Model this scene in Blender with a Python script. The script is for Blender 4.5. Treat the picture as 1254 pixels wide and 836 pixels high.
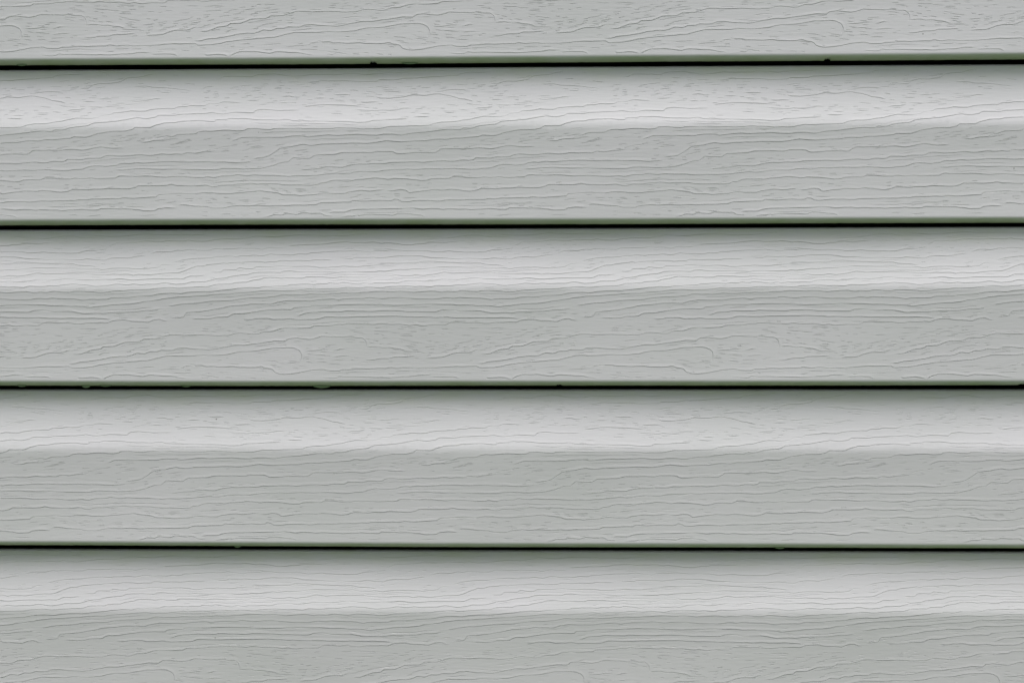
import bpy, math, json, random
import numpy as np

# ---------------------------------------------------------------- scene, camera, light
for o in list(bpy.data.objects):
    bpy.data.objects.remove(o)
scene = bpy.context.scene
COL = scene.collection
MM = 0.001
P = 114.3                      # exposure of one course, mm
ZB = 1.35                      # height of the bottom edge of the middle panel, m

cam_d = bpy.data.cameras.new('camera')
cam = bpy.data.objects.new('camera', cam_d)
COL.objects.link(cam)
YAW, PITCH, ROLL = math.radians(1.8827), math.radians(-0.3609), math.radians(0.0649)
cam_d.sensor_width = 36.0
cam_d.lens = 2258.7 / 1254.0 * 36.0
cam_d.clip_start = 0.02
cam_d.clip_end = 500.0
cam.location = (1.315 * math.tan(YAW), -1.315, ZB + 0.0394)
cam.rotation_mode = 'XYZ'
cam.rotation_euler = (math.radians(90) + PITCH, ROLL, YAW)
scene.camera = cam

SUN_EL, SUN_AZ = math.radians(71), math.radians(18)     # high, behind the photographer
world = bpy.data.worlds.new('World')
scene.world = world
world.use_nodes = True
wn, wl = world.node_tree.nodes, world.node_tree.links
wn.clear()
sky = wn.new('ShaderNodeTexSky')
sky.sky_type = 'NISHITA'
sky.sun_disc = False
sky.sun_elevation = SUN_EL
sky.sun_rotation = math.pi - SUN_AZ
sky.air_density = 1.0
sky.dust_density = 4.0
hs = wn.new('ShaderNodeHueSaturation')                  # an even overcast veil
hs.inputs['Saturation'].default_value = 0.46
bg = wn.new('ShaderNodeBackground')
bg.inputs['Strength'].default_value = 0.11
wo = wn.new('ShaderNodeOutputWorld')
wl.new(sky.outputs[0], hs.inputs['Color'])
wl.new(hs.outputs[0], bg.inputs['Color'])
wl.new(bg.outputs[0], wo.inputs['Surface'])

sun_d = bpy.data.lights.new('sun', 'SUN')
sun_d.energy = 1.5
sun_d.angle = math.radians(40)
sun_d.color = (1.0, 0.985, 0.97)
sun = bpy.data.objects.new('sun', sun_d)
COL.objects.link(sun)
sun.rotation_euler = (math.radians(90) - SUN_EL, 0, SUN_AZ)

scene.view_settings.view_transform = 'Standard'
scene.view_settings.look = 'None'
scene.view_settings.exposure = 0.60
scene.view_settings.gamma = 1.0

# grain lines and pore fields of one embossing repeat, tenths of a millimetre
DATA = json.loads(r'''{"A":[[[128,110],[175,102],[182,90],[245,88],[323,89],[393,94],[424,76],[549,71],[612,82],[690,91],[768,86],[838,78],[966,80],[1028,79],[1059,73],[1145,74],[1215,82],[1285,74],[1355,69],[1463,68],[1557,59],[1665,55],[1712,48],[1797,37]],[[776,135],[846,131],[885,122],[966,126],[1060,123],[1138,131],[1285,130],[1301,119],[1433,119],[1464,109],[1603,106],[1681,101],[1743,95],[1859,92],[1883,78],[1940,69],[2056,69],[2087,54],[2172,51]],[[2057,170],[2126,168],[2149,149],[2203,133],[2273,136],[2358,122],[2397,97],[2505,88],[2551,72],[2613,65],[2675,57],[2752,50],[2822,53]],[[2443,156],[2536,153],[2590,165],[2698,170],[2775,180],[2867,192]],[[1272,239],[1303,250],[1365,253],[1473,243],[1543,230],[1628,233],[1690,226],[1729,222],[1806,237],[1861,254],[1941,269],[1972,277]],[[2405,261],[2474,267],[2536,260],[2605,250],[2659,251]],[[2189,248],[2312,249]],[[2081,264],[2181,266]],[[2112,302],[2174,306],[2243,307]],[[1973,331],[2104,326]],[[2312,279],[2405,280]],[[0,302],[57,301],[80,289],[150,285],[188,273],[251,276],[321,278]],[[352,266],[429,263],[460,255]],[[0,359],[44,359],[114,352],[185,364],[231,358],[277,350],[340,350],[410,355],[425,335],[479,329],[596,338],[681,335],[736,335]],[[758,310],[812,306],[874,297],[970,296],[1017,298],[1141,306],[1188,311]],[[600,236],[654,233],[693,242],[748,240]],[[826,249],[927,248]],[[578,283],[664,282]],[[968,224],[1069,224],[1108,229]],[[969,264],[1063,266]],[[1156,278],[1226,281],[1304,279]],[[1127,334],[1204,339],[1267,343],[1321,339],[1437,346]],[[1436,326],[1545,326]],[[1584,365],[1677,364]],[[1546,387],[1624,389],[1670,387]],[[1721,198],[1775,197],[1806,193],[1899,193],[1941,197]],[[1762,358],[1847,358]],[[1862,338],[1942,343]],[[0,410],[63,413],[139,416],[148,404],[218,402],[241,394],[334,393],[436,403],[560,409],[653,404],[692,416],[762,417],[894,417],[975,419],[1076,422],[1153,427],[1223,425],[1253,415],[1346,412],[1392,406],[1516,399]],[[0,503],[19,492],[65,484],[120,486],[228,477],[298,483],[353,480],[368,470],[430,467],[477,475],[539,475],[554,466],[648,470],[733,468],[826,471],[976,473],[999,466],[1115,470],[1185,474],[1316,471],[1393,458],[1471,456],[1548,453],[1656,453],[1694,438],[1748,428],[1848,422],[1887,418],[1943,411],[1990,399],[2043,387],[2159,390],[2205,384],[2228,370],[2290,365],[2313,351],[2405,345],[2436,337],[2536,339],[2574,328],[2636,322],[2751,319],[2767,310],[2836,307],[2859,298],[2906,302]],[[252,559],[290,546],[329,532],[422,529],[454,535],[531,529],[624,530],[663,522],[764,521],[795,528],[872,521],[926,516],[976,518],[1084,516],[1169,514],[1270,519],[1393,511],[1471,518],[1532,507],[1633,498],[1718,488],[1779,481],[1887,483],[1902,471],[1944,474],[1975,470],[1998,459],[2044,451],[2136,442],[2175,424],[2267,419],[2344,413],[2421,396],[2490,386],[2559,394],[2613,386],[2636,370],[2767,369],[2813,359],[2906,359]],[[407,681],[469,674],[515,668],[546,648],[601,611],[671,599],[717,590],[764,581],[826,589],[888,581],[976,578],[1131,576],[1231,575],[1308,566],[1362,560],[1471,567],[1563,561],[1633,560],[1694,548],[1795,548],[1841,541],[1887,543],[1944,536],[2013,531],[2036,521],[2129,525],[2175,514],[2213,498],[2313,486],[2375,484],[2452,476],[2475,457],[2582,456],[2628,438],[2674,426],[2751,425],[2797,413],[2906,410]],[[2697,528],[2743,524],[2782,509],[2858,507],[2906,503]],[[2498,561],[2559,562],[2605,550],[2674,547],[2697,529]],[[0,642],[49,633],[143,624]],[[0,703],[158,707],[205,704],[298,710],[360,707],[407,699]],[[0,759],[142,758],[189,749],[329,755],[469,750],[546,734],[608,711],[655,708],[694,677],[810,681],[849,658],[976,653],[1045,641],[1254,641],[1293,633],[1401,635],[1432,649],[1501,647],[1594,642],[1702,643],[1748,618],[1810,616],[1944,617],[1990,611],[2098,616],[2167,606],[2229,595],[2313,605],[2406,602]],[[724,768],[817,759],[887,753],[941,740],[975,742],[1045,743],[1076,735],[1130,725],[1223,723],[1269,718],[1362,717],[1378,711],[1478,713],[1532,709],[1617,712],[1717,703],[1841,703],[1887,695],[1944,698],[1975,694],[1990,680],[2082,684],[2129,675],[2229,674],[2252,660],[2313,653],[2367,659],[2482,655],[2582,654],[2667,645],[2713,649],[2766,647],[2812,651],[2843,638],[2906,642]],[[0,815],[57,814],[80,806],[134,816],[181,807],[267,805],[290,795],[360,803],[422,797],[500,800],[593,803],[655,806],[701,802],[810,804],[887,799],[934,790],[975,788],[1107,789],[1115,781],[1177,776],[1300,775],[1339,765],[1478,764],[1501,758],[1563,762],[1632,758],[1748,760],[1840,754],[1887,759],[1944,761],[2005,760],[2036,754],[2090,755],[2136,737],[2190,727],[2259,734],[2344,725],[2359,715],[2398,710],[2436,714],[2490,706],[2528,712],[2582,706],[2636,704],[2666,701],[2759,700],[2851,705],[2906,703]],[[0,874],[72,870],[111,882],[150,880],[181,869],[266,869],[298,863],[360,863],[375,856],[437,864],[499,861],[577,861],[616,868],[717,868],[802,872],[864,869],[887,857],[933,854],[957,841],[975,839],[1115,837],[1184,828],[1269,822],[1339,824],[1362,830],[1408,825],[1501,829],[1594,837],[1648,837],[1671,828],[1748,826],[1794,828],[1833,813],[1879,813],[1944,821],[2013,821],[2044,815],[2082,820],[2159,814],[2198,820],[2267,817],[2336,815],[2359,801],[2405,802],[2474,808],[2544,802],[2620,807],[2697,810],[2774,807],[2850,811],[2906,815]],[[2328,759],[2390,759],[2451,754],[2551,748],[2620,753],[2751,753],[2812,759],[2906,759]],[[0,931],[56,922],[103,923],[158,928],[235,931],[313,923],[391,918],[468,910],[515,919],[577,923],[616,938],[716,940],[747,947],[840,941],[918,928],[975,930],[1060,931],[1099,918],[1169,907],[1238,914],[1300,906],[1346,904]],[[1354,914],[1408,913],[1455,904],[1493,908],[1516,926],[1547,922],[1609,915],[1671,905],[1771,909],[1809,902],[1871,906],[1944,915],[1990,909],[2028,895],[2136,899],[2175,894],[2244,894],[2282,886],[2367,892],[2436,890],[2482,883],[2497,871],[2605,872],[2705,870],[2728,861],[2774,871],[2906,874]],[[0,1018],[72,1021],[126,1033],[204,1032],[235,1022],[313,1014],[375,1020],[437,1014],[499,1017],[646,1015],[685,1010],[778,1012],[856,1010],[887,999],[975,994],[1099,993],[1114,980],[1207,983],[1300,981],[1400,981],[1416,971],[1439,975],[1462,987],[1516,988],[1555,982],[1655,980],[1709,985],[1771,979],[1863,978],[1943,974],[2036,974],[2082,968],[2128,970],[2159,963],[2290,961],[2359,963],[2390,958],[2482,958],[2582,953],[2628,951],[2639,937],[2712,932],[2804,925],[2850,932],[2906,931]],[[437,1096],[530,1092],[561,1081],[615,1085],[639,1073],[724,1078],[763,1064],[825,1072],[887,1069],[918,1086],[975,1090],[1021,1102],[1060,1102],[1091,1090],[1153,1093],[1199,1083],[1284,1081],[1408,1083],[1439,1072],[1485,1072],[1593,1084],[1647,1102],[1709,1111],[1786,1106],[1886,1114]],[[941,1070],[975,1061],[1068,1061],[1099,1050],[1153,1042],[1284,1041],[1377,1038],[1470,1037],[1547,1036],[1616,1042],[1670,1036],[1724,1037],[1755,1042],[1794,1039],[1863,1043],[1943,1043],[2067,1043],[2090,1038],[2159,1043],[2213,1042],[2228,1030],[2313,1033],[2405,1035],[2497,1041],[2536,1051],[2620,1049],[2635,1037],[2697,1028],[2774,1032]],[[2777,1021],[2797,1009],[2843,1012],[2906,1018]],[[142,1109],[219,1101],[258,1107],[429,1107]]],"AT":[[-12,502,141,271,26],[419,1007,111,202,26],[460,1049,199,314,18],[968,1479,186,380,26],[1318,1942,148,231,22],[1477,2176,292,392,22],[1942,2562,223,322,18],[1941,2252,104,217,14],[2485,2920,115,204,8],[2254,2918,510,575,22],[81,471,531,626,14],[549,782,580,666,14],[704,979,720,790,12],[315,626,664,704,5],[979,1325,690,730,8],[1442,2022,784,825,8],[1015,1635,868,893,8],[1403,1712,854,886,6],[2,548,957,1006,16],[470,976,881,930,12],[392,937,1036,1069,8],[1092,1557,930,978,10],[1945,2793,848,890,8],[1951,2716,987,1028,10],[2639,2918,959,998,5],[2,392,1074,1090,4],[2022,2716,1072,1105,6],[1481,1945,584,632,10],[1951,2408,547,603,8],[2562,2918,596,621,5]],"B":[[[0,72],[55,68],[125,61],[242,63],[359,51],[484,50],[578,46],[648,39],[766,33],[867,35]],[[0,118],[55,121],[141,108],[196,101],[313,103],[422,83],[547,87],[664,79],[812,76],[875,85],[964,82],[1034,84],[1073,77],[1182,69],[1221,60],[1353,60],[1477,51],[1524,41]],[[0,183],[81,186],[112,173],[260,173],[299,167],[362,173],[408,169],[463,177],[518,164],[580,168],[635,169]],[[642,154],[712,146],[813,143],[915,139],[964,131],[1050,126],[1120,131],[1198,129],[1276,130],[1315,136],[1346,130],[1424,139],[1462,148],[1525,147],[1571,140],[1625,139],[1664,131],[1726,133],[1819,128],[1858,126]],[[1745,104],[1845,94],[1938,77],[2016,79],[2047,89],[2117,92]],[[2117,74],[2202,77],[2264,82],[2326,81],[2434,73],[2527,64],[2597,68],[2906,72]],[[2249,156],[2287,147],[2318,129],[2357,133],[2465,126],[2535,114],[2581,118],[2658,120],[2681,113],[2820,115],[2836,107],[2867,117],[2906,118]],[[2558,216],[2589,200],[2620,190],[2712,193],[2759,183],[2797,187],[2828,179],[2906,183]],[[0,240],[98,237],[129,231],[207,226],[285,230],[301,222],[363,222],[402,216],[457,225],[519,211],[581,216],[691,217],[721,210],[784,214],[815,201],[885,200],[966,194],[1075,192],[1121,186],[1176,193],[1238,199],[1269,190],[1347,190],[1370,184],[1424,186],[1486,190],[1556,188],[1642,190],[1711,198],[1797,192],[1859,198],[1939,200],[2040,199],[2086,187],[2117,181],[2195,184]],[[2728,271],[2789,255],[2835,245],[2906,240]],[[0,296],[46,296],[69,286],[147,278],[186,273],[217,279],[232,270],[318,269],[365,264],[450,263],[482,271],[528,266],[567,266],[590,256],[668,258],[739,258],[816,257],[839,251],[967,253]],[[998,241],[1115,246],[1122,236],[1184,238],[1254,236],[1301,242],[1386,232],[1448,226],[1580,225],[1665,237],[1743,241],[1883,249],[1940,246],[2002,250],[2079,250],[2110,244],[2172,250],[2241,254],[2272,241],[2311,235],[2404,236],[2496,221],[2535,220]],[[88,341],[173,338],[188,322],[281,322],[300,308],[359,314],[406,315],[421,302],[530,303],[561,296],[631,297],[740,300],[841,300],[872,308],[927,308],[969,304],[1046,296],[1132,302],[1186,296],[1271,293]],[[1279,283],[1387,278],[1480,280],[1558,280],[1604,267],[1666,266],[1774,273],[1867,277],[1940,279],[2017,278],[2056,289],[2126,291],[2203,301]],[[0,367],[73,359]],[[0,409],[60,408],[137,386],[214,379],[229,371],[276,365],[361,355],[399,344],[477,340],[602,344],[617,334],[679,333],[741,339],[866,339],[889,335],[970,340],[1009,345],[1040,340],[1280,340],[1295,332],[1342,336],[1404,328],[1450,323],[1481,327],[1535,320],[1636,318],[1682,315],[1744,306],[1941,310],[2018,308],[2072,318],[2141,316],[2172,311],[2226,320],[2296,311],[2404,309],[2512,315],[2620,306],[2658,284],[2712,284]],[[0,444],[86,441],[139,426],[248,424],[271,414],[364,410],[386,399],[456,391],[479,381],[572,379],[603,385],[650,381],[759,385],[782,376],[898,374],[971,382],[1025,374],[1126,379],[1188,378],[1258,381],[1289,372],[1389,369],[1412,364],[1451,368],[1536,366],[1559,360],[1621,366],[1691,357],[1760,343],[1822,352],[1941,347],[1987,345],[2095,345],[2173,359],[2265,358],[2311,352],[2419,354],[2450,362],[2481,355],[2573,356],[2673,346],[2720,343],[2774,341],[2804,333],[2858,310],[2906,296]],[[0,478],[141,472],[234,463],[312,456],[389,448],[444,451],[482,442],[536,444],[559,438],[637,438],[675,429],[776,427],[846,429],[877,421],[931,423],[950,415],[973,419],[1019,421],[1034,413],[1112,421],[1159,428],[1197,417],[1244,425],[1275,418],[1344,420],[1391,416],[1429,419],[1483,406],[1545,403],[1615,407],[1692,401],[1746,394],[1846,398],[1908,394],[1942,386],[2003,384],[2081,393],[2196,394],[2250,388],[2373,386],[2435,393],[2527,390],[2635,386],[2812,386],[2858,367],[2906,367]],[[0,508],[70,503],[133,496],[249,494],[296,486],[389,482],[436,475],[545,468],[622,472],[738,467],[808,458],[855,462],[924,457],[974,457],[1013,457],[1075,448],[1175,453],[1206,447],[1330,453],[1353,445],[1438,442],[1500,440],[1562,445],[1600,440],[1670,446],[1708,438],[1808,440],[1847,434],[1908,435],[1942,429],[2019,424],[2120,429],[2189,441],[2266,434],[2343,424],[2420,428],[2458,421],[2512,426],[2620,425],[2673,415],[2758,424],[2827,418],[2865,408],[2906,409]],[[0,559],[86,546],[179,542],[257,541],[319,531],[389,525],[498,519],[560,513],[622,500],[746,502],[808,497],[932,498],[974,491],[1013,493],[1051,487],[1129,490],[1183,483],[1268,482],[1314,478],[1407,481],[1461,475],[1546,485],[1616,479],[1693,475],[1747,485],[1785,478],[1839,482],[1886,475],[1943,479],[1997,481],[2027,473],[2097,474],[2204,482],[2266,480],[2328,470],[2404,467],[2481,465],[2558,464],[2635,454],[2712,448],[2773,454],[2850,446],[2906,444]],[[0,621],[94,610],[195,590],[249,579],[339,572],[389,564],[537,566],[583,551],[661,541],[816,543],[878,536],[974,530],[1020,536],[1098,528],[1191,530],[1229,521],[1322,530],[1392,522],[1438,521],[1515,527],[1592,534],[1693,533],[1770,525],[1824,528],[1886,522],[1943,526],[2020,528],[2097,540],[2135,530],[2274,529],[2297,521],[2404,519],[2481,511],[2581,506],[2635,494],[2735,486],[2788,489],[2850,481],[2906,478]],[[0,669],[109,668],[140,657],[233,657],[237,648],[272,634],[335,635],[404,624],[467,615],[544,606],[614,602],[684,605],[699,591],[808,588],[831,578],[974,574],[1206,569],[1438,577],[1670,569],[1943,574],[1989,580],[2097,580],[2143,589],[2189,584],[2281,573],[2374,565],[2466,560],[2527,548],[2604,542],[2673,527],[2750,519],[2827,514],[2906,508]],[[707,655],[777,632],[831,625],[924,617],[974,619],[1036,619],[1067,613],[1144,617],[1221,619],[1353,614],[1438,615],[1530,622],[1615,620],[1708,622],[1747,609],[1816,608],[1885,618],[1942,616],[2012,617],[2097,632],[2173,629],[2250,630],[2281,623],[2374,621],[2466,621],[2543,612],[2612,608],[2666,598]],[[2696,581],[2765,571],[2811,563],[2906,559]],[[327,672],[397,676],[428,668],[505,667],[552,676],[606,673],[660,669],[715,676],[823,675],[878,671],[916,658],[974,658],[1090,660],[1159,654],[1322,654],[1422,651],[1469,656],[1592,659],[1700,663],[1777,659],[1847,665],[1942,666],[1989,665],[2058,667],[2173,663],[2250,668],[2300,674]],[[0,784],[93,786],[155,790],[241,784],[280,775],[319,770],[381,779],[443,779],[482,760],[552,757],[606,740],[699,738],[815,733],[839,720],[885,721],[974,719],[1005,712],[1051,712],[1074,704],[1152,708],[1275,712],[1306,703],[1360,709],[1453,711],[1515,717],[1561,713],[1615,721],[1685,715],[1777,716],[1808,696],[1862,694],[1901,699],[1942,697],[2004,698],[2042,707],[2081,707],[2127,698],[2273,694],[2312,683],[2389,674],[2443,685],[2558,691],[2596,679],[2642,671],[2681,685],[2712,685]],[[2727,662],[2781,661],[2819,653],[2834,624],[2906,621]],[[2865,668],[2906,669]],[[1638,950],[1708,945],[1762,941],[1816,920],[1862,910],[1942,910],[1988,893],[2011,890]],[[2019,921],[2088,920],[2158,889],[2227,881],[2242,867],[2319,864],[2396,835],[2496,833],[2535,811],[2619,812],[2673,793],[2727,780],[2827,785],[2906,784]],[[0,884],[93,889],[186,872],[272,856],[342,857],[420,845],[482,840],[559,827],[637,826],[660,810],[715,805],[808,817],[846,810],[893,797],[973,797],[1059,799],[1090,795],[1128,803],[1179,803],[1198,815],[1208,830],[1213,850],[1212,867],[1205,878]],[[1213,871],[1291,867],[1329,877],[1383,875],[1453,887],[1507,900]],[[1988,989],[2042,988],[2088,975],[2142,970],[2219,960],[2304,941],[2366,935],[2404,937],[2450,925],[2481,912],[2535,916],[2573,902],[2627,901],[2658,888],[2742,893],[2773,879],[2826,876],[2906,884]],[[0,928],[140,928],[233,919],[311,903],[419,898],[497,884],[544,876],[606,876],[660,872],[699,876],[734,892],[745,907],[751,924],[751,942],[745,957],[733,971]],[[0,999],[46,998],[69,1005],[170,1008],[256,1006],[326,1013],[435,1012],[466,1006],[497,1018],[543,1025],[559,1047],[590,1058],[644,1058],[714,1052],[815,1033],[908,1027],[931,1035],[973,1037],[1019,1037],[1043,1026],[1112,1026],[1143,1020],[1352,1024],[1383,1014],[1429,1022],[1514,1018],[1569,1022],[1669,1022],[1777,1012],[1839,1006],[1942,1006],[1996,1007],[2011,1019],[2096,1016],[2165,1010],[2219,996],[2296,987],[2373,979],[2450,970],[2558,961],[2634,947],[2696,932],[2788,930],[2857,932],[2906,928]],[[2788,1018],[2811,1017],[2826,1004],[2906,999]],[[877,1083],[931,1088],[973,1091],[1004,1089],[1019,1076],[1074,1084],[1143,1080],[1259,1083],[1375,1086],[1468,1082],[1545,1076],[1599,1069],[1677,1070]],[[1669,1082],[1746,1082],[1839,1082],[1862,1092],[1942,1097],[1988,1094],[2057,1090],[2127,1086],[2158,1082],[2204,1088],[2242,1095],[2273,1078],[2312,1065],[2419,1064],[2527,1077],[2581,1067],[2657,1071],[2742,1078],[2811,1090],[2849,1092]],[[1198,962],[1259,963],[1314,953],[1383,950],[1414,939],[1491,939],[1569,933]],[[1592,916],[1638,909]],[[973,896],[1004,892],[1027,884],[1066,884]],[[973,937],[1035,932],[1113,935]],[[776,896],[846,893],[877,890],[908,884],[955,886]],[[838,925],[931,925]]],"BT":[[1091,1556,729,854,34],[1479,2561,730,893,60],[1285,2252,846,932,34],[2021,2869,754,863,12],[779,1012,853,993,18],[390,779,965,1039,12],[0,702,720,768,14],[156,624,821,861,7],[233,779,1085,1101,5],[-1,311,1046,1093,8],[2095,2716,148,220,22],[1550,2251,76,133,18],[220,1004,112,141,7],[1163,1631,255,296,9],[2484,2917,266,322,8],[965,1317,161,185,4],[698,1013,348,443,4],[2330,2869,631,670,8],[2252,2715,831,870,6],[2407,2917,885,909,5],[2252,2917,1009,1055,10],[1012,2020,1039,1070,8],[1013,1943,683,700,6],[313,702,542,562,4],[546,977,620,652,3]],"PX":290.63953755673947,"x0":-223.88996816046563,"p":[2258.7003764180304,0.03285916675993757,-0.00629878756063007,-0.0011330635830595433,39.390907604587014]}''')
PX, X0 = DATA['PX'], DATA['x0']
TILES = range(-3, 5)
SHIFT = 91.0                   # the embossing roll steps sideways from panel to panel

# ---------------------------------------------------------------- materials
def mat(name):
    m = bpy.data.materials.new(name)
    m.use_nodes = True
    n = m.node_tree.nodes
    return m, n, m.node_tree.links, n['Principled BSDF']

def vinyl(name, tint):
    m, n, l, b = mat(name)
    geo = n.new('ShaderNodeNewGeometry')
    # faint blotchy tone of the plastic
    mp = n.new('ShaderNodeMapping'); mp.inputs['Scale'].default_value = (9, 9, 22)
    l.new(geo.outputs['Position'], mp.inputs['Vector'])
    nz = n.new('ShaderNodeTexNoise'); nz.inputs['Scale'].default_value = 1.0; nz.inputs['Detail'].default_value = 5
    l.new(mp.outputs[0], nz.inputs['Vector'])
    rp = n.new('ShaderNodeValToRGB')
    e = rp.color_ramp.elements
    e[0].position, e[0].color = 0.32, BASE0
    e[1].position, e[1].color = 0.68, BASE1
    l.new(nz.outputs['Fac'], rp.inputs['Fac'])
    # patchy olive tint: weak below each lap, stronger on the butt edges
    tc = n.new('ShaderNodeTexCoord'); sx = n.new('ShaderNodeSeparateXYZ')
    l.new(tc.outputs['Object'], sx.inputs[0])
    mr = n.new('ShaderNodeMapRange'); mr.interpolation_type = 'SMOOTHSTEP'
    if tint == 'lip':
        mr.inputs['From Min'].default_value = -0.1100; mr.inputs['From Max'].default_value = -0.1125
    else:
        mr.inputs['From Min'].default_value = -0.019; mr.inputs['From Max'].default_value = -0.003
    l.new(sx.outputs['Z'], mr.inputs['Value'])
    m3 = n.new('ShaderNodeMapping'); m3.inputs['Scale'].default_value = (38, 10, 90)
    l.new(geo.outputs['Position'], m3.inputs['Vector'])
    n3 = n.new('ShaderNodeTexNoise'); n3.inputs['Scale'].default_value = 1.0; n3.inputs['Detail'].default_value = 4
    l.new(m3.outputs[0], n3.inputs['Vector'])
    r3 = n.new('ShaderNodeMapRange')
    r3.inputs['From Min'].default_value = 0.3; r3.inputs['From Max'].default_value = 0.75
    r3.inputs['To Min'].default_value = 0.3 if tint == 'lip' else 0.1; r3.inputs['To Max'].default_value = 1.0
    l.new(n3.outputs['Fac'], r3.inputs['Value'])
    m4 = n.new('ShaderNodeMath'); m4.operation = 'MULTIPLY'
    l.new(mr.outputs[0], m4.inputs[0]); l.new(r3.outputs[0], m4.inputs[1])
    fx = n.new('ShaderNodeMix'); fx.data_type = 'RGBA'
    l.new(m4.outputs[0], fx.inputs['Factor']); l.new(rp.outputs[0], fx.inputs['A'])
    fx.inputs['B'].default_value = (0.42, 0.475, 0.34, 1) if tint == 'lip' else (0.58, 0.595, 0.49, 1)
    # sparse specks of dirt
    vo = n.new('ShaderNodeTexVoronoi'); vo.inputs['Scale'].default_value = 34
    l.new(geo.outputs['Position'], vo.inputs['Vector'])
    lt = n.new('ShaderNodeMath'); lt.operation = 'LESS_THAN'; lt.inputs[1].default_value = 0.016
    l.new(vo.outputs['Distance'], lt.inputs[0])
    sp = n.new('ShaderNodeSeparateColor'); l.new(vo.outputs['Color'], sp.inputs[0])
    gt = n.new('ShaderNodeMath'); gt.operation = 'GREATER_THAN'; gt.inputs[1].default_value = 0.55
    l.new(sp.outputs[0], gt.inputs[0])
    mu = n.new('ShaderNodeMath'); mu.operation = 'MULTIPLY'
    l.new(lt.outputs[0], mu.inputs[0]); l.new(gt.outputs[0], mu.inputs[1])
    mx = n.new('ShaderNodeMix'); mx.data_type = 'RGBA'
    l.new(mu.outputs[0], mx.inputs['Factor'])
    l.new(fx.outputs['Result'], mx.inputs['A'])
    mx.inputs['B'].default_value = (0.16, 0.155, 0.14, 1)
    l.new(mx.outputs['Result'], b.inputs['Base Color'])
    b.inputs['Roughness'].default_value = 0.42
    b.inputs['IOR'].default_value = 1.5
    # fine streaky tooth of the embossed skin
    m2 = n.new('ShaderNodeMapping'); m2.inputs['Scale'].default_value = (90, 300, 700)
    l.new(geo.outputs['Position'], m2.inputs['Vector'])
    n2 = n.new('ShaderNodeTexNoise'); n2.inputs['Scale'].default_value = 1.0; n2.inputs['Detail'].default_value = 3
    l.new(m2.outputs[0], n2.inputs['Vector'])
    bp = n.new('ShaderNodeBump'); bp.inputs['Strength'].default_value = 0.35
    bp.inputs['Distance'].default_value = 0.00025
    l.new(n2.outputs['Fac'], bp.inputs['Height'])
    l.new(bp.outputs[0], b.inputs['Normal'])
    return m

BASE0 = (0.606, 0.604, 0.602, 1)
BASE1 = (0.632, 0.620, 0.630, 1)
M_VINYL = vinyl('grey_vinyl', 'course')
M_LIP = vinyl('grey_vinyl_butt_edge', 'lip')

M_FELT, n, l, b = mat('black_building_felt')
tx = n.new('ShaderNodeTexNoise'); tx.inputs['Scale'].default_value = 300
rp = n.new('ShaderNodeValToRGB')
rp.color_ramp.elements[0].color = (0.014, 0.016, 0.010, 1)
rp.color_ramp.elements[1].color = (0.035, 0.038, 0.026, 1)
l.new(tx.outputs['Fac'], rp.inputs['Fac']); l.new(rp.outputs[0], b.inputs['Base Color'])
b.inputs['Roughness'].default_value = 0.95

M_LAWN, n, l, b = mat('lawn_grass')
tx = n.new('ShaderNodeTexNoise'); tx.inputs['Scale'].default_value = 3; tx.inputs['Detail'].default_value = 8
rp = n.new('ShaderNodeValToRGB')
rp.color_ramp.elements[0].color = (0.060, 0.110, 0.026, 1)
rp.color_ramp.elements[1].color = (0.108, 0.170, 0.045, 1)
geo = n.new('ShaderNodeNewGeometry'); l.new(geo.outputs['Position'], tx.inputs['Vector'])
l.new(tx.outputs['Fac'], rp.inputs['Fac']); l.new(rp.outputs[0], b.inputs['Base Color'])
b.inputs['Roughness'].default_value = 0.9

M_LEAF, n, l, b = mat('added_hedge_leaf')  # leaf colour of the unseen foliage added for shade
tx = n.new('ShaderNodeTexNoise'); tx.inputs['Scale'].default_value = 6
rp = n.new('ShaderNodeValToRGB')
rp.color_ramp.elements[0].color = (0.030, 0.062, 0.016, 1)
rp.color_ramp.elements[1].color = (0.065, 0.115, 0.030, 1)
l.new(tx.outputs['Fac'], rp.inputs['Fac']); l.new(rp.outputs[0], b.inputs['Base Color'])
b.inputs['Roughness'].default_value = 0.55

M_CONC, n, l, b = mat('concrete_foundation')
tx = n.new('ShaderNodeTexNoise'); tx.inputs['Scale'].default_value = 12; tx.inputs['Detail'].default_value = 8
rp = n.new('ShaderNodeValToRGB')
rp.color_ramp.elements[0].color = (0.22, 0.21, 0.20, 1)
rp.color_ramp.elements[1].color = (0.36, 0.35, 0.33, 1)
l.new(tx.outputs['Fac'], rp.inputs['Fac']); l.new(rp.outputs[0], b.inputs['Base Color'])
b.inputs['Roughness'].default_value = 0.9

M_WATER, n, l, b = mat('water')
b.inputs['Base Color'].default_value = (0.42, 0.52, 0.40, 1)
b.inputs['Roughness'].default_value = 0.08
b.inputs['IOR'].default_value = 1.333
b.inputs['Transmission Weight'].default_value = 0.35
tx = n.new('ShaderNodeTexNoise'); tx.inputs['Scale'].default_value = 200
bp = n.new('ShaderNodeBump'); bp.inputs['Strength'].default_value = 0.05
l.new(tx.outputs['Fac'], bp.inputs['Height']); l.new(bp.outputs[0], b.inputs['Normal'])

# ---------------------------------------------------------------- helpers
def link(name, me, parent=None, loc=(0, 0, 0)):
    o = bpy.data.objects.new(name, me)
    COL.objects.link(o)
    o.parent = parent
    o.location = loc
    return o

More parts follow.
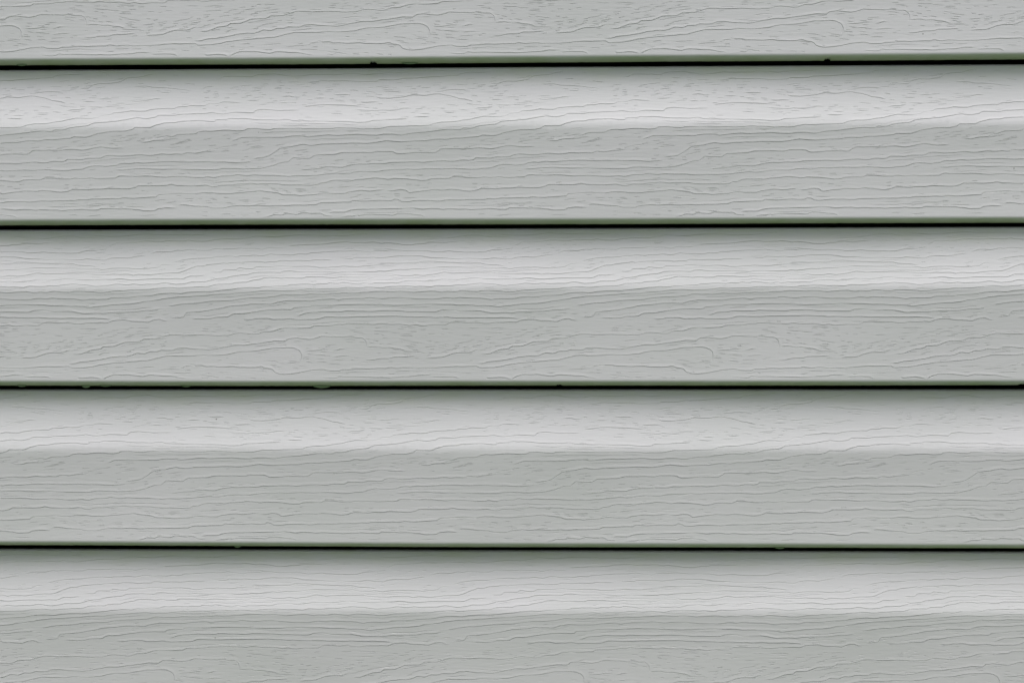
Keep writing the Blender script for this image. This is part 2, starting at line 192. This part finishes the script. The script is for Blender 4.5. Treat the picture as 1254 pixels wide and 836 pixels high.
def mesh_np(name, V, quads, smooth, material):
    me = bpy.data.meshes.new(name)
    V = np.asarray(V, np.float32); Q = np.asarray(quads, np.int32)
    me.vertices.add(len(V)); me.vertices.foreach_set('co', V.ravel())
    me.loops.add(Q.size); me.loops.foreach_set('vertex_index', Q.ravel())
    me.polygons.add(len(Q)); me.polygons.foreach_set('loop_start', np.arange(0, Q.size, 4, dtype=np.int32))
    me.polygons.foreach_set('use_smooth', np.asarray(smooth, bool))
    me.update(calc_edges=True); me.validate()
    me.materials.append(material)
    return me

def box(name, x0, x1, y0, y1, z0, z1, material, parent=None):
    V = [(x, y, z) for z in (z0, z1) for y in (y0, y1) for x in (x0, x1)]
    Q = [(0, 2, 3, 1), (4, 5, 7, 6), (0, 1, 5, 4), (2, 6, 7, 3), (0, 4, 6, 2), (1, 3, 7, 5)]
    return link(name, mesh_np(name, V, Q, [False] * 6, material), parent)

def grid_faces(nr, nc, base=0):
    r, c = np.meshgrid(np.arange(nr - 1), np.arange(nc - 1), indexing='ij')
    a = (r * nc + c).ravel() + base
    return np.stack([a, a + nc, a + nc + 1, a + 1], 1)

# ---------------------------------------------------------------- the profile of one course
# t = millimetres down from the butt above, o = millimetres out from the wall
TL = P - 4.3                   # where the face turns into the butt lip
T_TOP = 4.35
T_CR = 45.0
def raw_out(t):
    s = np.clip((t - T_TOP) / (T_CR - T_TOP), 0, 1)
    f = np.clip((t - T_CR) / (TL - T_CR), 0, 1)
    return OBASE + COVE * s ** COVE_E + FACE1 * f + FACE2 * f ** 2
OBASE, COVE, COVE_E = 6.2, 7.9, 1.5
FACE1, FACE2 = -1.5, 2.3
_t = np.arange(0, P, 0.1)
_o = raw_out(_t)
_k = np.exp(-0.5 * (np.arange(-60, 61) * 0.1 / 2.0) ** 2); _k /= _k.sum()
_os = np.convolve(np.pad(_o, 60, mode='edge'), _k, 'valid')
_w = np.clip((np.minimum(_t - 33, 57 - _t)) / 5, 0, 1)
_o = _o * (1 - _w) + _os * _w
_d = np.gradient(_o, 0.1)
def out(t): return np.interp(t, _t, _o)
def slope(t): return np.interp(t, _t, _d)
def wave(x, t, ph):            # the slight oil-canning of a thin plastic sheet
    return 0.5 * np.sin(x / 71.0 + ph) * np.sin(t / 36.4) + 0.25 * np.sin(x / 151.0 + 2.1 * ph + t / 90.0) \
        + 0.16 * np.sin(x / 29.0 + 3.3 * ph + t / 23.0)
def sag(x, ph):                # the butt edge is never dead straight
    return 0.22 * np.sin(x / 190.0 + ph) + 0.10 * np.sin(x / 67.0 + 2 * ph)

# ---------------------------------------------------------------- embossed wood grain
def smooth_noise(rng, n, step):
    k = rng.normal(size=n // step + 4)
    return np.interp(np.arange(n), np.arange(len(k)) * step - step, k)

def grain_tile(lines, pores, seed):
    """Centre lines of the grooves in one repeat of the embossing roll."""
    rng = np.random.default_rng(seed)
    L = [np.array(q, float) / 10.0 for q in lines]
    G = []                                          # x, t, nx, nt, depth, width, rise per sample
    def groove(q, D, wid, rise, tap0, tap1, jit):
        seg = np.hypot(*np.diff(q, axis=0).T)
        s = np.concatenate([[0], np.cumsum(seg)])
        n = max(5, int(s[-1] / 1.25) + 1)
        u = np.linspace(0, s[-1], n)
        x = np.interp(u, s, q[:, 0]); t = np.interp(u, s, q[:, 1])
        if n > 9:
            w = np.minimum(1, np.minimum(u, s[-1] - u) / 5)
            t = t + jit * w * (smooth_noise(rng, n, 3) * 0.10 + smooth_noise(rng, n, 8) * 0.08)
        ts = t.copy(); ts[1:-1] = (t[:-2] + 2 * t[1:-1] + t[2:]) / 4
        dx, dt = np.gradient(x), np.gradient(ts)
        if tap0 == 0: dx[0], dt[0] = 1, 0           # meets the next repeat
        if tap1 == 0: dx[-1], dt[-1] = 1, 0
        m = np.hypot(dx, dt) + 1e-9
        d = np.full(n, D); a = np.ones(n)
        if n > 9:
            v = np.clip(1 + 0.30 * smooth_noise(rng, n, 9), 0.35, 1.6)
            v[0] = v[-1] = 1
            d = d * v
        if tap0: a = np.minimum(a, u / tap0)
        if tap1: a = np.minimum(a, (s[-1] - u) / tap1)
        a = np.clip(a, 0.02, 1)
        on_face = 1 / (1 + np.exp(-(t - 44) / 2.0))  # the roll bites deeper on the flat face than in the cove
        d = d * (0.85 + 0.45 * on_face)
        G.append(np.stack([x, t, -dt / m, dx / m, d * a, wid * (0.35 + 0.65 * a), rise * a], 1))
    for q in L:
        t0, t1 = (0 if q[0, 0] == 0 else 3.5), (0 if abs(q[-1, 0] - PX) < 0.1 else 3.5)
        groove(q, DEPTH * (rng.uniform(0.8, 1.25) if t0 and t1 else 1.0), 1.0, 1.0, t0, t1, 1.0)
    # fainter hairlines that run between two neighbouring lines
    for _ in range(150):
        a, xm = L[rng.integers(len(L))], rng.uniform(8, PX - 8)
        ln = rng.uniform(14, 75)
        xx = np.arange(max(1.5, xm - ln / 2), min(PX - 1.5, xm + ln / 2), 4.0)
        if len(xx) < 4 or xx[0] < a[0, 0] or xx[-1] > a[-1, 0] or np.any(np.diff(a[:, 0]) <= 0): continue
        ta = np.interp(xx, a[:, 0], a[:, 1])
        below = [np.interp(xx, b_[:, 0], b_[:, 1]) for b_ in L if b_ is not a and b_[0, 0] <= xx[0] and b_[-1, 0] >= xx[-1] and np.all(np.diff(b_[:, 0]) > 0)]
        below = [tb for tb in below if np.min(tb - ta) > 2.2 and np.mean(tb - ta) < 11]
        if not below: continue
        tb = min(below, key=lambda q_: q_.mean())
        f = rng.uniform(0.3, 0.7)
        groove(np.stack([xx, ta * (1 - f) + tb * f + rng.normal(size=len(xx)) * 0.12], 1), DEPTH * rng.uniform(0.35, 0.65), 0.7, 0.3, 6, 6, 0.8)
    # direction of the grain, for the short pores
    cx = np.concatenate([(q[1:, 0] + q[:-1, 0]) / 2 for q in L]); ct = np.concatenate([(q[1:, 1] + q[:-1, 1]) / 2 for q in L])
    sl = np.concatenate([np.diff(q[:, 1]) / np.maximum(np.diff(q[:, 0]), 2.0) for q in L])
    AX = np.concatenate([g[:, 0] for g in G]); AT = np.concatenate([g[:, 1] for g in G])
    done = []
    def tick(x, t, ln, D):
        if x - ln / 2 < 0.6 or x + ln / 2 > PX - 0.6: return
        w = np.exp(-((cx - x) / 14) ** 2 - ((ct - t) / 5) ** 2) + 1e-9
        g = np.clip((w * np.clip(sl, -0.35, 0.35)).sum() / w.sum(), -0.14, 0.12) + rng.normal() * 0.015
        if np.min(np.abs(AX - x) / 3 + np.abs(AT - t)) < 0.9: return
        for px, pt, pl in done:
            if abs(px - x) < (pl + ln) / 2 + 0.8 and abs(pt - t) < 1.0: return
        done.append((x, t, ln))
        k = rng.normal() * 0.15
        groove(np.array([[x - ln / 2, t - g * ln / 2], [x, t + k], [x + ln / 2, t + g * ln / 2]]), D,
               rng.uniform(0.7, 0.95), 0.0, ln * 0.2, ln * 0.2, 0)
    for x0, x1, t0, t1, c in pores:
        for _ in range(int(c * 2.1)):
            tick(rng.uniform(x0, x1) / 10, rng.uniform(t0, t1) / 10, min(15, 3.6 + rng.exponential(3.4)),
                 DEPTH * rng.uniform(0.5, 1.05))
    for _ in range(230):                            # stray ones everywhere
        tick(rng.uniform(0, PX), rng.uniform(6, TL - 2), 2.5 + rng.exponential(2.4), DEPTH * rng.uniform(0.35, 0.8))
    return G
DEPTH = 0.23
W_UP, W_LO, RISE_W, RISE_H = 0.38, 0.15, 2.2, 0.28   # groove shape, mm (rise as a share of the depth)

def tile_mesh(key, seed):
    """One repeat of a course as flat triangles in (x, t) plus the height of every vertex."""
    from mathutils.geometry import delaunay_2d_cdt
    from mathutils import Vector, kdtree
    G = grain_tile(DATA[key], DATA[key + 'T'], seed)
    t_lo, t_hi = T_TOP + 1.0, TL
    pts, edges = [], []
    # plain sheet between the grooves
    ts = np.concatenate([np.arange(t_lo, 38, 2.2), np.arange(38, 52, 1.3), np.arange(52, TL - 1, 4.0), [t_hi]])
    xs = np.linspace(0, PX, 49)
    for t in ts:
        for x in xs: pts.append((x, t))
    nr, nc = len(ts), len(xs)
    for i in range(nr - 1):
        edges += [(i * nc, (i + 1) * nc), (i * nc + nc - 1, (i + 1) * nc + nc - 1)]
    for j in range(nc - 1):
        edges += [(j, j + 1), ((nr - 1) * nc + j, (nr - 1) * nc + j + 1)]
    for g in G:
        ok = (g[:, 1] > t_lo + 1.2) & (g[:, 1] < t_hi - 0.9)
        for off, con in ((0.0, True), (-W_UP, True), (W_LO, True), (-RISE_W, False)):
            prev = None
            for i in range(len(g)):
                if off == -RISE_W and g[i, 6] < 0.05: prev = None; continue
                t = g[i, 1] + g[i, 3] * off * g[i, 5]; x = g[i, 0] + g[i, 2] * off * g[i, 5]
                if not ok[i] or t < t_lo + 0.2 or t > t_hi - 0.2 or x < 0 or x > PX: prev = None; continue
                pts.append((x, t))
                if con and prev is not None: edges.append((prev, len(pts) - 1))
                prev = len(pts) - 1
    V, E, F, *_ = delaunay_2d_cdt([Vector(p) for p in pts], edges, [], 0, 1e-4)
    V = np.array([(v.x, v.y) for v in V]); F = np.array([f for f in F if len(f) == 3])
    A = (V[F[:, 1], 0] - V[F[:, 0], 0]) * (V[F[:, 2], 1] - V[F[:, 0], 1]) - (V[F[:, 1], 1] - V[F[:, 0], 1]) * (V[F[:, 2], 0] - V[F[:, 0], 0])
    F = np.where((A > 0)[:, None], F[:, ::-1], F)[np.abs(A) > 1e-7]
    # height: every groove near a vertex pulls it in, the rise beside a groove lifts it
    rows, ids = [], []
    for gi, g in enumerate(G):
        for f in (0, 0.25, 0.5, 0.75):
            r = g[:-1] * (1 - f) + g[1:] * f
            rows.append(r); ids.append(np.full(len(r), gi))
        rows.append(g[-1:]); ids.append(np.array([gi]))
    R = np.concatenate(rows); I = np.concatenate(ids)
    okr = (R[:, 1] > t_lo + 1.2) & (R[:, 1] < t_hi - 0.9)
    R, I = R[okr], I[okr]
    kd = kdtree.KDTree(len(R))
    for i in range(len(R)): kd.insert((R[i, 0], R[i, 1], 0), i)
    kd.balance()
    H = np.zeros(len(V))
    for vi in range(len(V)):
        best = {}
        for co, i, d in kd.find_range((V[vi, 0], V[vi, 1], 0), RISE_W + 0.1):
            k = I[i]
            if k not in best or d < best[k][0]: best[k] = (d, i)
        cut = up = 0.0
        for d, i in best.values():
            r = R[i]
            s = (V[vi, 0] - r[0]) * r[2] + (V[vi, 1] - r[1]) * r[3]
            al = abs((V[vi, 0] - r[0]) * r[3] - (V[vi, 1] - r[1]) * r[2])
            if al > 0.35: continue
            s /= r[5]
            if s <= -W_UP: up = max(up, r[6] * RISE_H * r[4] * max(0, 1 - (-s - W_UP) / (RISE_W - W_UP)))
            elif s <= 0:
                up = max(up, r[6] * RISE_H * r[4] * (-s / W_UP)); cut = max(cut, r[4] * (1 + s / W_UP))
            elif s < W_LO: cut = max(cut, r[4] * (1 - s / W_LO))
        H[vi] = up - cut
    return V, F, H

def surface(x, t, h, ph):
    s = slope(t)
    m = np.sqrt(1 + s * s)
    o = out(t) + wave(x, t, ph) + h / m
    tt = t - h * s / m                              # normal leans up where the sheet leans out
    return np.stack([x * MM, -o * MM, -(tt + sag(x, ph) * np.clip(t / P, 0, 1)) * MM], -1)

def course_mesh(key, ph, seed):
    xa, xb = X0 + TILES[0] * PX, X0 + (TILES[-1] + 1) * PX
    V2, F, H = tile_mesh(key, seed)
    flat = np.abs(H[F]).max(1) < 1e-4
    gentle = flat | ((H[F].min(1) > -1e-4) & (H[F].max(1) < 0.6 * RISE_H * DEPTH))
    Vs, Fs, Ns = [], [], []
    for k in TILES:
        x = V2[:, 0] + X0 + k * PX; t = V2[:, 1]
        v = surface(x, t, H, ph)
        e = 0.05
        n = np.cross(surface(x + e, t, 0, ph) - surface(x - e, t, 0, ph), surface(x, t + e, 0, ph) - surface(x, t - e, 0, ph))
        n /= np.linalg.norm(n, axis=1, keepdims=True)
        n *= np.where(n[:, 1:2] > 0, -1, 1)
        fn = np.cross(v[F[:, 1]] - v[F[:, 0]], v[F[:, 2]] - v[F[:, 0]])
        fn /= np.linalg.norm(fn, axis=1, keepdims=True) + 1e-20
        fn *= np.where(fn[:, 1:2] > 0, -1, 1)
        ln = np.where(flat[:, None, None], n[F], fn[:, None, :])
        Ns.append(ln.reshape(-1, 3)); Vs.append(v); Fs.append(F + len(V2) * (k - TILES[0]))
    nv = len(V2) * len(TILES)
    # the top edge rolls back behind the butt above, and a plain inner skin backs the sheet
    xs = np.linspace(xa, xb, 200)
    G = []
    for o_, t_ in ((-9.0, T_TOP + 5.0), (-5.0, T_TOP - 0.6), (-2.0, T_TOP - 1.5), (-0.4, T_TOP - 1.5), (0.6, T_TOP - 1.25), (1.3, T_TOP - 0.8), (1.75, T_TOP - 0.35), (None, T_TOP), (None, T_TOP + 1.02)):
        r = surface(xs, np.full(len(xs), T_TOP if o_ is not None else t_), -0.002, ph)
        if o_ is not None: r[:, 1] = -(o_ + OBASE - 2 + wave(xs, T_TOP, ph)) * MM; r[:, 2] = -t_ * MM
        G.append(r)
    for t_ in np.linspace(T_TOP + 1.5, TL - 0.3, 60):
        G.append(surface(xs, np.full(len(xs), t_), -0.45, ph))
    G = np.array(G)
    q = grid_faces(G.shape[0], len(xs), nv)
    tri = np.concatenate([q[:, [0, 1, 2]], q[:, [0, 2, 3]]])
    gv = G.reshape(-1, 3)
    dr = np.gradient(G, axis=0); dc = np.gradient(G, axis=1)
    gn = np.cross(dc, dr); gn /= np.linalg.norm(gn, axis=2, keepdims=True)
    mid = gn[len(G) // 2, 0]
    if mid[1] > 0: gn = -gn
    gn = gn.reshape(-1, 3)
    Vs.append(gv); Fs.append(tri); Ns.append(gn[(tri - nv).ravel()])
    V = np.concatenate(Vs).astype(np.float32); T = np.concatenate(Fs).astype(np.int32); N = np.concatenate(Ns)
    me = bpy.data.meshes.new('course')
    me.vertices.add(len(V)); me.vertices.foreach_set('co', V.ravel())
    me.loops.add(T.size); me.loops.foreach_set('vertex_index', T.ravel())
    me.polygons.add(len(T)); me.polygons.foreach_set('loop_start', np.arange(0, T.size, 3, dtype=np.int32))
    me.polygons.foreach_set('use_smooth', np.ones(len(T), bool))
    me.update(calc_edges=True)
    me.normals_split_custom_set(N.astype(np.float32))
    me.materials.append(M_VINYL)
    print('course', key, 'triangles', len(T), 'tile', len(F))
    return me

def lip_mesh(ph, notches=(), seed=0):
    """The turned-under butt edge of one course; notches are weep cuts (x, width, height) in mm."""
    rng = np.random.default_rng(seed)
    xa, xb = X0 + TILES[0] * PX, X0 + (TILES[-1] + 1) * PX
    xs = list(np.linspace(xa, xb, 700))
    for x, w, h in notches:
        xs += list(np.linspace(x - w, x + w, 25))
    xs = np.array(sorted(xs))
    oL = float(out(TL))
    prof = [(oL, TL)]
    for a in np.linspace(0.2, 1, 5):                # tight bend
        an = a * math.radians(60)
        prof.append((oL + 0.05 - BEND * (1 - math.cos(an)), TL + BEND * math.sin(an)))
    o1, t1 = prof[-1]
    oE, tE = oL - LIPBACK, P - 0.35
    for a in (0.33, 0.66, 1.0):
        prof.append((o1 + (oE - o1) * a, t1 + (tE - t1) * a))
    prof += [(oE - 0.25, P - 0.08), (oE - 0.6, P), (oE - 1.0, P - 0.15), (oE - 1.1, P - 1.0), (oE - 1.3, P - 9.0)]
    ne = 8
    cut = np.zeros(len(xs))
    for x, w, h in notches:
        u = np.abs(xs - x) / (w / 2)
        cut = np.maximum(cut, h * np.clip((1.25 - u) / 0.4, 0, 1) * (1 + 0.25 * np.sin((xs - x) * 3)))
    rough = 0.05 * np.interp(xs, np.linspace(xa, xb, 900), rng.normal(size=900))
    R = []
    ts = np.full(len(xs), TL)
    w0 = wave(xs, ts, ph); sg = sag(xs, ph)
    for i, (o, t) in enumerate(prof):
        # a weep cut pulls the free edge up along the facet
        oo = np.full(len(xs), o); tt = np.full(len(xs), t)
        if i >= 6:
            tmax = P - cut
            f = np.clip((tt - tmax), 0, None)
            tt = tt - f
            oo = oo + f * (o1 - oE) / (tE - t1) * (1 if i < len(prof) - 2 else 0)
            tt = tt + (rough if i > 8 else 0)
        fade = 1.0 if i < len(prof) - 1 else 0.0
        R.append(np.stack([xs * MM, -(oo + w0 * fade) * MM, -(tt + sg * np.clip(t / P, 0, 1)) * MM], -1))
    R = np.array(R)
    q = grid_faces(R.shape[0], len(xs))
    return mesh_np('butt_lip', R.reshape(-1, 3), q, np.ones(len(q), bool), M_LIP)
LIPBACK, BEND = 6.8, 3.6

# ---------------------------------------------------------------- ground
def ground():
    rng = np.random.default_rng(3)
    g = np.concatenate([-np.geomspace(120, 0.3, 34), [0], np.geomspace(0.3, 120, 34)])
    X, Y = np.meshgrid(g, g, indexing='ij')
    Z = 0.02 * np.sin(X * 0.9 + 1) * np.cos(Y * 0.7) + rng.normal(size=X.shape) * 0.006
    V = np.stack([X, Y, Z], -1).reshape(-1, 3)
    q = grid_faces(len(g), len(g))[:, ::-1]
    o = link('lawn', mesh_np('lawn', V, q, np.ones(len(q), bool), M_LAWN))
    o['kind'] = 'structure'; o['label'] = 'mown green lawn in front of the grey siding wall'; o['category'] = 'lawn'
ground()

def added_hedge():
    # unseen leaf mass added behind the camera to shade the lower wall: thousands of leaf faces over a dense core
    rng = np.random.default_rng(8)
    n = 60000
    u = rng.uniform(-9, 9, n)
    side = rng.uniform(size=n)
    z = rng.uniform(0.05, 1.98, n); y = -3.3 + rng.normal(size=n) * 0.09
    top = side > 0.72
    z[top] = 1.98 + rng.normal(size=top.sum()) * 0.07; y[top] = -3.3 - rng.uniform(0, 0.9, top.sum())
    y += 0.10 * np.sin(u * 2.3) + 0.06 * np.sin(u * 5.1 + z * 3); z = z + np.where(top, 0.06 * np.sin(u * 1.7), 0)
    c = np.stack([u, y, z], -1)
    a = rng.normal(size=(n, 3)); a /= np.linalg.norm(a, axis=1, keepdims=True)
    b_ = np.cross(a, rng.normal(size=(n, 3))); b_ /= np.linalg.norm(b_, axis=1, keepdims=True)
    a *= rng.uniform(0.025, 0.05, (n, 1)); b_ *= rng.uniform(0.012, 0.022, (n, 1))
    V = np.stack([c - a, c - b_, c + a, c + b_], 1).reshape(-1, 3)
    Q = np.arange(4 * n).reshape(n, 4)
    k = len(V)
    bx = np.array([(x, yy, zz) for zz in (0.0, 1.93) for yy in (-4.15, -3.38) for x in (-9, 9)])
    V = np.concatenate([V, bx])
    Q = np.concatenate([Q, np.array([(0, 2, 3, 1), (4, 5, 7, 6), (0, 1, 5, 4), (2, 6, 7, 3), (0, 4, 6, 2), (1, 3, 7, 5)]) + k])
    o = link('added_hedge', mesh_np('added_hedge', V, Q, np.zeros(len(Q), bool), M_LEAF))
    o['kind'] = 'stuff'; o['label'] = 'unseen green foliage added to shade the lower siding'; o['category'] = 'added_hedge'
added_hedge()

# ---------------------------------------------------------------- the wall and its panels
wall = bpy.data.objects.new('siding_wall', None)
COL.objects.link(wall)
wall.empty_display_size = 0.2
wall['label'] = 'light grey vinyl siding wall of overlapping wood grain panels'
wall['category'] = 'wall'
wall['kind'] = 'thing'
ME_A, ME_B = course_mesh('A', 0.6, 11), course_mesh('B', 2.3, 23)
LIP_A = lip_mesh(0.6, seed=1)
xa, xb = (X0 + TILES[0] * PX) * MM, (X0 + (TILES[-1] + 1) * PX) * MM
def hem_mesh():
    V, Q = [], []
    for (y, z) in ((0.0085, 0.008), (0.0085, 0.045), (0.0095, 0.045), (0.0095, 0.008)):
        V += [(xa, y, z), (xb, y, z)]
    for i in range(4):
        a, b_ = 2 * i, 2 * ((i + 1) % 4)
        Q.append((a, a + 1, b_ + 1, b_))
    return mesh_np('nail_hem', V, Q, [False] * 4, M_VINYL)
HEM = hem_mesh()
NOTCH = {1: [(-98.1, 4.2, 1.0), (222.6, 3.6, 1.1)], 0: [(33.8, 3.4, 0.6), (358.8, 5.0, 0.8)]}
for k in (3, 2, 1, 0, -1, -2, -3, -4, -5):
    zt = ZB + (k * 2 + 2) * P * MM
    sx = k * SHIFT
    while sx > PX / 2: sx -= PX
    while sx < -PX / 2: sx += PX
    pn = link('siding_panel', HEM, wall, (sx * MM, 0, zt))
    link('course', ME_A, pn)
    link('butt_lip', LIP_A, pn)
    link('course', ME_B, pn, (0, 0, -P * MM))
    lip = lip_mesh(2.3, [(x - sx, w, h) for x, w, h in NOTCH.get(k, [])], seed=20 + k)
    link('butt_lip', lip, pn, (0, 0, -P * MM))
ztop = ZB + 8 * P * MM + 0.03
zbot = ZB - 10 * P * MM
box('sheathing', xa - 0.1, xb + 0.1, 0.016, 0.03, zbot, ztop, M_FELT, wall)
box('foundation', xa - 0.1, xb + 0.1, 0.004, 0.25, -0.2, zbot - 0.003, M_CONC, wall)

# ---------------------------------------------------------------- water drops hanging from the butt edges
def drop_mesh(w, h, seed):
    rng = np.random.default_rng(seed)
    nu, nv = 20, 12
    V = []
    for i in range(nv + 1):
        a = math.pi * i / nv
        for j in range(nu):
            b_ = 2 * math.pi * j / nu
            x = math.sin(a) * math.cos(b_); y = math.sin(a) * math.sin(b_); z = math.cos(a)
            z = z if z < 0 else z * 1.4
            x *= 1 + 0.12 * z
            V.append((x * w / 2 * MM, y * 1.5 * MM, z * h * MM))
    Q = []
    for i in range(nv):
        for j in range(nu):
            Q.append((i * nu + j, (i + 1) * nu + j, (i + 1) * nu + (j + 1) % nu, i * nu + (j + 1) % nu))
    return mesh_np('water_drop', V, Q, [True] * len(Q), M_WATER)
DROPS = [  # x mm, butt (courses above the middle butt), width, hang, label
    (-350.5, 0, 6.5, 1.0, 'leftmost water drop hanging under the middle lap of the grey siding'),
    (-304.2, 0, 6.6, 1.7, 'narrow round water drop under the middle lap, second from the left end'),
    (-290.0, 0, 9.0, 0.8, 'thin flat water drop just right of the narrow round one, middle lap'),
    (-232.3, 0, 7.5, 1.0, 'small shallow water drop under the middle lap, left of the widest drop'),
    (-135.2, 0, 13.5, 1.7, 'widest water drop under the middle lap, rightmost along that edge'),
    (-349.8, 2, 7.5, 0.9, 'water drop at the left end of the topmost lap'),
    (-72.0, 2, 12.0, 0.8, 'wide flat water drop under the topmost lap near the middle'),
    (-195.6, -1, 5.5, 1.2, 'small water drop under the lowest lap, towards the left'),
    (189.3, -1, 7.5, 1.0, 'small water drop under the lowest lap, towards the right'),
]
for i, (x, n_, w, h, lab) in enumerate(DROPS):
    ph = 0.6 if n_ == -1 else 2.3
    sx = {0: 0, 2: SHIFT, -1: -SHIFT}[n_]
    yo = float(out(TL)) - LIPBACK + 0.5 + wave(x - sx, TL, ph)
    z = ZB + n_ * P * MM - sag(x - sx, ph) * MM + 0.0002
    o = link('water_drop', drop_mesh(w, h, i), None, (x * MM, -yo * MM, z))
    o['label'] = lab; o['category'] = 'water drop'; o['group'] = 'water drops hanging from the laps'
